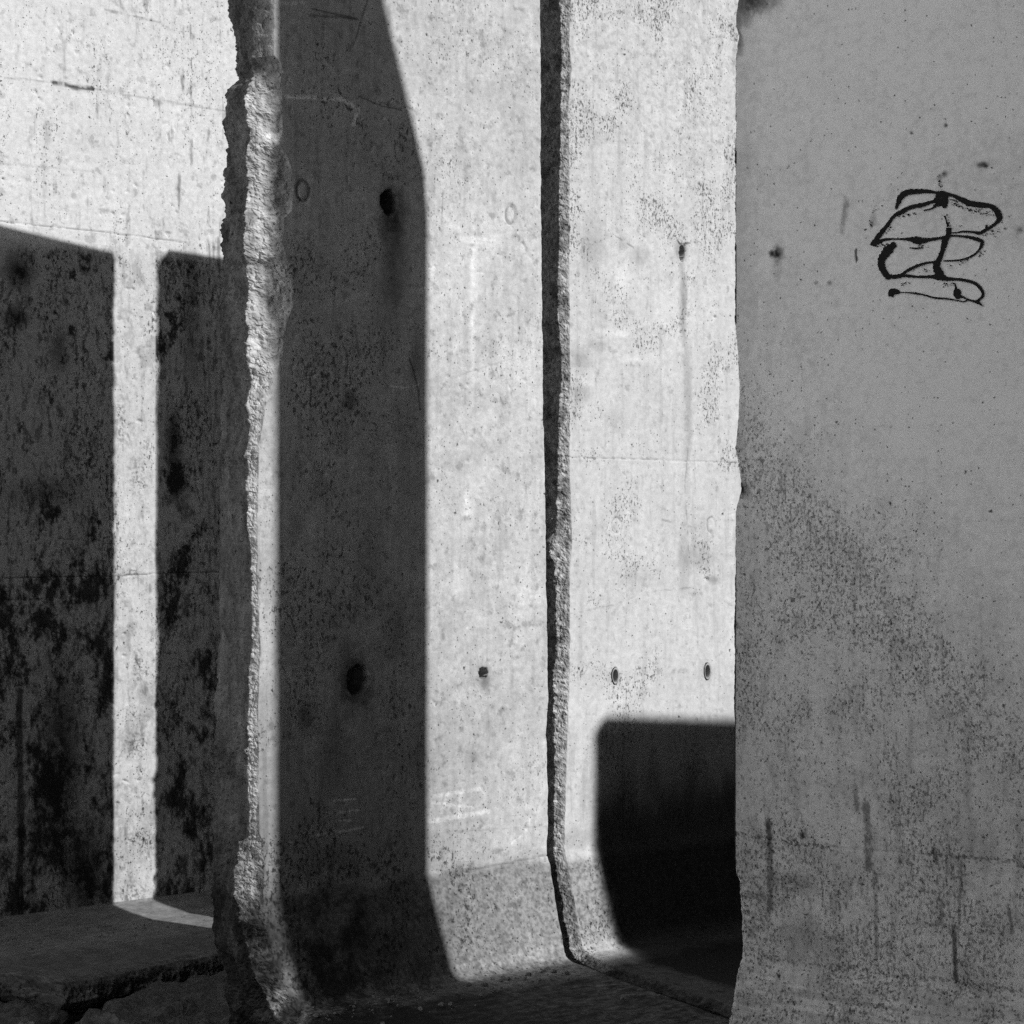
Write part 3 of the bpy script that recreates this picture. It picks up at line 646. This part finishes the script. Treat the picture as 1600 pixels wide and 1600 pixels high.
strokes = [cr(s_) for s_ in (
    [(368,350,14),(390,290,34),(410,240,48),(460,195,50),(560,180,42),(680,180,30),(760,192,22),(830,200,46)],
    [(830,200,40),(920,220,28),(1000,260,40),(1090,298,48),(1190,310,46),(1280,322,36),(1340,370,50),(1365,435,48),(1330,485,26),(1260,535,26),(1180,580,28),(1120,572,20),(1020,566,16),(960,575,10),(890,580,9)],
    [(150,705,66),(165,665,44),(220,590,42),(290,500,30),(350,420,26),(420,378,38),(520,330,34),(620,310,36),(720,280,26),(770,270,50)],
    [(810,190,80),(812,240,118),(835,300,60),(838,340,22)],
    [(730,320,16),(780,305,34),(830,280,50)],
    [(640,365,10),(700,350,12),(750,325,14)],
    [(838,415,14),(850,450,6),(872,520,16)],
    [(878,530,44),(872,600,38),(840,660,52),(818,740,36),(790,820,40),(760,880,56),(765,930,60),(810,985,58)],
    [(155,690,40),(240,650,26),(320,638,18),(400,638,12),(520,640,38),(570,650,62),(640,652,44),(690,645,30),(780,632,24),(880,610,20),(950,608,16),(1060,618,22),(1150,640,30),(1200,660,26)],
    [(1200,650,30),(1195,690,26),(1170,740,14),(1110,795,14),(1030,830,14),(930,845,13),(830,848,12)],
    [(365,680,40),(300,740,80),(240,820,66),(230,890,60),(255,950,52),(290,1000,44),(330,990,30)],
    [(280,1000,26),(360,1000,34),(440,990,30),(560,1000,20),(700,1000,26),(790,1000,60),(860,1020,34),(960,1025,24),(1060,1040,24),(1140,1070,26),(1195,1130,24),(1205,1180,20),(1170,1220,18),(1130,1240,12)],
    [(420,980,14),(500,930,24),(590,890,22),(680,865,18),(780,855,26)],
    [(318,1190,34),(325,1140,40),(370,1130,24),(395,1150,22),(340,1165,24),(325,1185,40)],
    [(400,1150,8),(470,1152,8),(560,1160,16),(640,1175,14),(740,1202,15),(860,1212,14),(960,1228,11),(1020,1240,10),(1060,1222,8)],
    [(930,1185,20),(955,1150,60),(965,1185,50),(1010,1195,18),(1080,1225,16),(1150,1245,24),(1180,1262,14),(1205,1285,3)],
    [(935,1060,6),(945,1100,10),(945,1140,30)],
    [(500,722,8),(560,728,14),(630,722,8)],
    [(1240,500,8),(1240,540,24)],
    [(890,260,6),(920,262,8),(960,280,10)],
)]
gr = ribbon(strokes, PD, right_, 'graffiti', M['paint'])
gr['label'] = 'black looping graffiti lines on the shaded slab'
# dry-brush speckle beside the strokes
rng = random.Random(9); dots = []
for (x0, y0, x1, y1, n, sp) in ((920,290,1000,330,40,14),(1000,330,1160,375,90,20),(1160,365,1310,410,70,22),(400,430,560,385,60,14),(200,705,300,680,40,12),(1240,600,1360,545,60,22),
                                (420,1075,500,1050,40,12),(820,1060,930,1080,50,18),(560,950,700,930,30,14),(830,910,1080,850,40,18),(1160,810,1210,750,30,12),(240,590,330,530,40,14),
                                (110,470,160,500,18,16),(150,380,220,330,18,16),(770,30,840,10,14,14),(780,90,810,150,30,12),(60,545,90,555,12,10),(830,380,890,500,26,22),(1380,470,1480,410,12,12),(560,690,680,720,30,10),(970,510,1000,515,8,8)):
    for i in range(n // 2):
        t = rng.random(); a = rng.gauss(0, sp * .8); b = rng.gauss(0, sp * .8)
        x = x0 + (x1 - x0) * t + a; y = y0 + (y1 - y0) * t + b; r_ = 2.5 + 7 * rng.random() ** 2.5
        dots.append((1340 + x / 6.154, 270 + y / 6.154, r_ / 6.154))
V, Q = [], []
for x, y, r_ in dots:
    s, z = PD.at(x, y); r_ = r_ / PD.p(x) ; k = len(V); a0 = rng.random() * 3
    ring = [(s + r_ * rng.uniform(.5, 1.1) * math.cos(a0 + i * math.pi / 2), z + r_ * rng.uniform(.5, 1.1) * math.sin(a0 + i * math.pi / 2)) for i in range(4)]
    V += [(p_[0], -.0035, p_[1]) for p_ in ring] + [(p_[0], -.001, p_[1]) for p_ in ring]
    Q += [(k, k+1, k+2, k+3)] + [(k+i, k+4+i, k+4+(i+1) % 4, k+(i+1) % 4) for i in range(4)]
sp_ = grid_obj('paint_speckle', np.array(V), Q, M['paint'], parent=right_, smooth=False); sp_['kind'] = 'stuff'

# plastic sleeves in the three round holes
def sleeve(pl, parent, x, y, ra, rb, t=.0026):
    s0, z0 = pl.at(x, y); V, Q = [], []; n = 40
    prof = [(1.0, .001), (1.0 + t / ra, .0030), (1.0 - t / ra * .3, .0038), (1 - t / ra * .8, .002), (1 - t / ra * .8, -.06), (1.05, -.06)]
    for i in range(n):
        a = 2 * math.pi * i / n; w_ = 1 + .02 * math.sin(3 * a)
        for (k, d) in prof: V.append((s0 + math.cos(a) * ra * k * w_, -d, z0 + math.sin(a) * rb * k * w_))
    m_ = len(prof)
    for i in range(n):
        for j in range(m_):
            a_, b_ = i * m_ + j, i * m_ + (j + 1) % m_; c_, d_ = ((i + 1) % n) * m_ + (j + 1) % m_, ((i + 1) % n) * m_ + j
            Q.append((a_, b_, c_, d_))
    return grid_obj('hole_sleeve', np.array(V), Q, M['sleeve'], parent=parent)
sleeve(PC, far, 961, 1056, .0155, .0300); sleeve(PC, far, 1105, 1049, .0155, .0310)

# ==================================================================== broken footing pieces
def chunk(name, outline, ztop, zbot, mat, seed, amp=.03, rnd=.06, n=110, m=46, dome=.02):
    """a broken lump: outline is a plan polygon (world), rounded at its upper rim"""
    P_ = np.array(outline, float); c = P_.mean(0)
    Pc = np.vstack([P_, P_[:1]]); L_ = np.concatenate([[0], np.cumsum(np.linalg.norm(np.diff(Pc, axis=0), axis=1))])
    t = np.linspace(0, L_[-1], n, endpoint=False); ring = np.stack([np.interp(t, L_, Pc[:, 0]), np.interp(t, L_, Pc[:, 1])], 1)
    ring = sum(np.roll(ring, k, 0) for k in range(-3, 4)) / 7
    V = []; rows = []
    for j in range(m):
        v = j / (m - 1)
        if v < .6: k = v / .6; rr_ = k * (1 - rnd); z = ztop + dome * (1 - k * k)
        elif v < .75: a = (v - .6) / .15 * math.pi / 2; rr_ = 1 - rnd + rnd * math.sin(a); z = ztop - rnd * .6 * (1 - math.cos(a))
        else: rr_ = 1.0 + .04 * (v - .75) * 4; z = ztop - rnd * .6 + (zbot - ztop + rnd * .6) * (v - .75) / .25
        q_ = c + (ring - c) * rr_; V.append(np.column_stack([q_, np.full(n, z)]))
    V = np.array(V)
    nn = fbm(V[..., 0] + seed, V[..., 1], V[..., 2], 9, 5, .62)
    out = V.copy(); rad = V[..., :2] - c; rad /= np.maximum(np.linalg.norm(rad, axis=-1), 1e-6)[..., None]
    wgt = np.clip(np.linspace(0, 1, m) * 1.6 - .5, 0, 1)[:, None]
    out[..., 0] += rad[..., 0] * nn * amp * wgt; out[..., 1] += rad[..., 1] * nn * amp * wgt; out[..., 2] += nn * amp * .5
    idx = np.arange(n * m).reshape(m, n)
    Q = np.stack([idx[:-1], idx[1:], np.roll(idx[1:], -1, 1), np.roll(idx[:-1], -1, 1)], -1).reshape(-1, 4)
    o3 = out.reshape(-1, 3); org = np.array([c[0], c[1], zbot])
    tn = 1 + .35 * fbm(o3[:, 0], o3[:, 1], o3[:, 2], 18, 5, .65)
    o = grid_obj(name, o3 - org, Q, mat, dict(tone=tn, pits=np.full(len(o3), .1), broken=np.ones(len(o3))))
    o.location = org
    return o
def gp(x, y, z): Y = (EYE - z) * FOC / (y - HZ); return ((x - CX) / FOC * Y, Y)
c1 = chunk('broken_footing', [gp(330, 1512, -.13), gp(300, 1522, -.13), gp(190, 1545, -.13), gp(140, 1562, -.13), gp(100, 1600, -.13), gp(130, 1680, -.13), gp(300, 1730, -.13), gp(470, 1700, -.13), gp(470, 1560, -.13), gp(400, 1520, -.13)], -.15, -.5, M['rough'], 4.0, amp=.10)
tag(c1, 'rough broken concrete footing on the ground at the chipped foot of the middle slab', 'rubble')
c2 = chunk('concrete_lump', [gp(40, 1548, -.2), gp(100, 1546, -.2), gp(110, 1585, -.2), gp(60, 1600, -.2), gp(5, 1590, -.2), gp(-20, 1560, -.2)], -.21, -.5, M['rough'], 9.0, amp=.07, n=60, m=30)
tag(c2, 'small dark concrete lump under the broken edge of the left slab foot', 'rubble')

# ==================================================================== slabs outside the frame that throw the shadows
def simple_slab(name, p0, p1, outline, thick, label, seed):
    """outline: (along 0..1, z) polygon counter-clockwise seen from the front; extruded, faces roughened"""
    p0 = np.array(p0, float); p1 = np.array(p1, float); L_ = np.linalg.norm(p1 - p0); u = (p1 - p0) / L_
    n = len(outline); V = [(a * L_, -thick / 2, z) for a, z in outline] + [(a * L_, thick / 2, z) for a, z in outline]
    me = bpy.data.meshes.new(name)
    F_ = [tuple(range(n)), tuple(range(2 * n - 1, n - 1, -1))] + [(i, i + n, (i + 1) % n + n, (i + 1) % n) for i in range(n)]
    me.from_pydata(V, [], F_); me.update()
    for k, v in (('tone', 1.0), ('pits', .05), ('broken', 0.2)):
        a = me.attributes.new(k, 'FLOAT', 'POINT'); a.data.foreach_set('value', np.full(len(V), v, np.float32))
    me.materials.append(M['outer'])
    o = bpy.data.objects.new(name, me); COL.objects.link(o)
    o.location = (p0[0], p0[1], 0); o.rotation_euler = (0, 0, math.atan2(u[1], u[0]))
    return tag(o, label, 'concrete wall')
G0 = -0.5
# unseen pier, shape made up to throw the long shadow on the middle slab
s3, s6 = 3.05, 4.1
Pr = PB.P(652) + sun2 * s3; Pl_ = PB.P(448) + sun2 * s6
Lk = np.linalg.norm(Pl_ - Pr); uk = (Pl_ - Pr) / Lk; nk = np.array([-uk[1], uk[0]])
def onK(x, y):      # point of the pier's plane that shades the given point of the middle slab
    P0 = PB.P(x); lam = float((Pr - P0) @ nk) / float(sun2 @ nk); q_ = P0 + lam * sun2
    return float((q_ - Pr) @ uk) / Lk, PB.z_(x, y) + lam * TAN
k1 = onK(647, 262); k2 = onK(585, 0); k0 = onK(653, 330)
sl_ = (k2[1] - k1[1]) / (k2[0] - k1[0])
ztop = 6.6; at_ = k2[0] + (ztop - k2[1]) / sl_
print('pier', Pr, Pl_, k0, k1, k2, 'top at', at_)
simple_slab('shadow_pier', Pr, Pl_, [(0, G0), (1, G0), (1, ztop), (min(at_, .95), ztop), k2, k1, ((0 + k0[0]) / 2, k0[1]), (0, k0[1] - .5)], .05 + .05,
            'tall concrete pier with a sloping shoulder, added out of frame to the right as a shadow caster', 1)
# slab whose corner throws the square shadow on the far slab
def caster(x0, y0, x1, y1, L0, H):
    P0 = PC.P(x0); z0 = PC.z_(x0, y0); P1 = PC.P(x1); z1 = PC.z_(x1, y1)
    return P0 + sun2 * (H - z0) / TAN, P1 + sun2 * (H - z1) / TAN
q0, q1 = caster(936, 1129, 1150, 1137, 0, 3.7)
q1 = q0 + (q1 - q0) * 2.2
print('K1', q0, q1)
simple_slab('shading_slab', q0, q1, [(0, G0), (1, G0), (1, 3.7), (.006, 3.7), (0, 3.69)], .10, 'concrete slab out of frame, square top corner, shading the foot of the far slab', 2)
# facing row: its top edge shades all the ground in front of the slabs
ra = np.array(gp(720, 1525, 0.0)); rb = np.array(gp(890, 1492, 0.0)); HK = 3.9
a0 = ra + sun2 * HK / TAN; b0 = rb + sun2 * HK / TAN; ud = (b0 - a0) / np.linalg.norm(b0 - a0); HK = 3.815
print('K3', a0, b0, ud)
sb = (-5.262 - float(perp @ a0)) / float(perp @ ud)
for i in range(9):
    st = a0 + ud * (sb - 1.262 * 3 + 1.262 * i); tall = i < 3  # first slabs raised to put the lower-left ground in shade
    o = simple_slab('facing_slab', st, st + ud * 1.262, [(0, G0), (1, G0), (1, 4.6 if tall else HK), (0, 4.6 if tall else HK)], .15,
                    ('taller' if tall else 'lower') + ' plain concrete slab of the unseen shading row out of frame to the right', 3)
    o['group'] = ('taller' if tall else 'lower') + ' facing row of slabs out of frame'
# sunlit row that continues the back slab to the left
for i in range(1):
    st = PA.O - PA.u * (1.3 * (i + 1)); en = st + PA.u * 1.28
    o = simple_slab('row_slab', st - PA.n * .1, en - PA.n * .1, [(0, G0), (1, G0), (1, 4.05), (0, 4.05)], .18, 'plain pale concrete slab continuing the back row out of frame to the left', 4)
    o['group'] = 'back row of slabs out of frame'; o.data.materials[0] = M['back']
for i in range(3):
    st = PA.O + PA.u * (SA1 + .03 + 1.3 * i); en = st + PA.u * 1.28
    o = simple_slab('row_slab', st - PA.n * .1, en - PA.n * .1, [(0, G0), (1, G0), (1, 4.0), (0, 4.0)], .18, 'plain pale concrete slab of the back row hidden behind the middle slab', 5)
    o['group'] = 'back row of slabs hidden'; o.data.materials[0] = M['back']

# whitewashed building added unseen left of frame to bounce light onto the right slab
def reflector(p0, p1, H, thick):
    p0 = np.array(p0, float); p1 = np.array(p1, float); L_ = float(np.linalg.norm(p1 - p0)); u = (p1 - p0) / L_
    root = bpy.data.objects.new('reflector', None); COL.objects.link(root); root.location = (p0[0], p0[1], -.5); root.rotation_euler = (0, 0, math.atan2(u[1], u[0]))
    tag(root, 'whitewashed building added out of frame to the left to bounce light', 'reflector')
    def box(name, x0, x1, y0, y1, z0, z1, mat):
        V = [(x, y, z) for x in (x0, x1) for y in (y0, y1) for z in (z0, z1)]
        me = bpy.data.meshes.new(name); me.from_pydata(V, [], [(0,1,3,2),(4,6,7,5),(0,4,5,1),(2,3,7,6),(0,2,6,4),(1,5,7,3)]); me.materials.append(mat); me.update()
        a = me.attributes.new('tone', 'FLOAT', 'POINT'); a.data.foreach_set('value', np.ones(8, np.float32))
        o = bpy.data.objects.new(name, me); COL.objects.link(o); o.parent = root; return o
    box('wall', 0, L_, 0, thick, 0, H, M['white'])
    box('cornice', -.1, L_ + .1, -.15, thick + .1, H, H + .25, M['white'])
    for fl in range(2):
        for k in range(2):
            x = L_ * (.28 + .44 * k); z = 1.6 + 3.4 * fl
            f = box('window', x - .45, x + .45, -.03, .02, z, z + 1.4, M['paint']); box('sill', x - .55, x + .55, -.1, .02, z - .1, z - .004, M['white'])
    return root
reflector((-3.9, 6.5), (-4.3, 0.2), 10.5, .3)

# grit lying along the joints
rg = np.random.RandomState(4); V, Q = [], []
def stone(c, r_):
    k = len(V); n_ = 6
    for j, (h, w_) in enumerate(((-.5, .5), (-.1, 1.0), (.45, .75), (.7, .25))):
        for i in range(n_):
            a = 2 * math.pi * i / n_; q_ = rg.uniform(.7, 1.25)
            V.append((c[0] + math.cos(a) * r_ * w_ * q_, c[1] + math.sin(a) * r_ * w_ * q_, c[2] + h * r_ * rg.uniform(.8, 1.2)))
    for j in range(3):
        for i in range(n_): Q.append((k + j * n_ + i, k + j * n_ + (i + 1) % n_, k + (j + 1) * n_ + (i + 1) % n_, k + (j + 1) * n_ + i))
    Q.append((k + 18, k + 19, k + 20, k + 21)); Q.append((k + 18, k + 21, k + 22, k + 23))
for i in range(170):
    a = rg.uniform(.08, 1.2); d = .13 + rg.exponential(.10); P_ = PB.world(a, min(d, .7)); stone((P_[0], P_[1], .004 - .012 * d), .003 + .009 * rg.random() ** 3)
for i in range(60):
    a = rg.uniform(.2, 1.6); d = .22 + rg.exponential(.12); P_ = PA.world(a, min(d, FA - .05)); stone((P_[0], P_[1], ZA + .002), .003 + .007 * rg.random() ** 3)
gv = grid_obj('gravel', np.array(V), Q, M['grit'], dict(tone=np.ones(len(V)), pits=np.zeros(len(V)), broken=np.ones(len(V))), smooth=False)
tag(gv, 'fine grit lying along the feet of the slabs', 'gravel', kind='stuff')
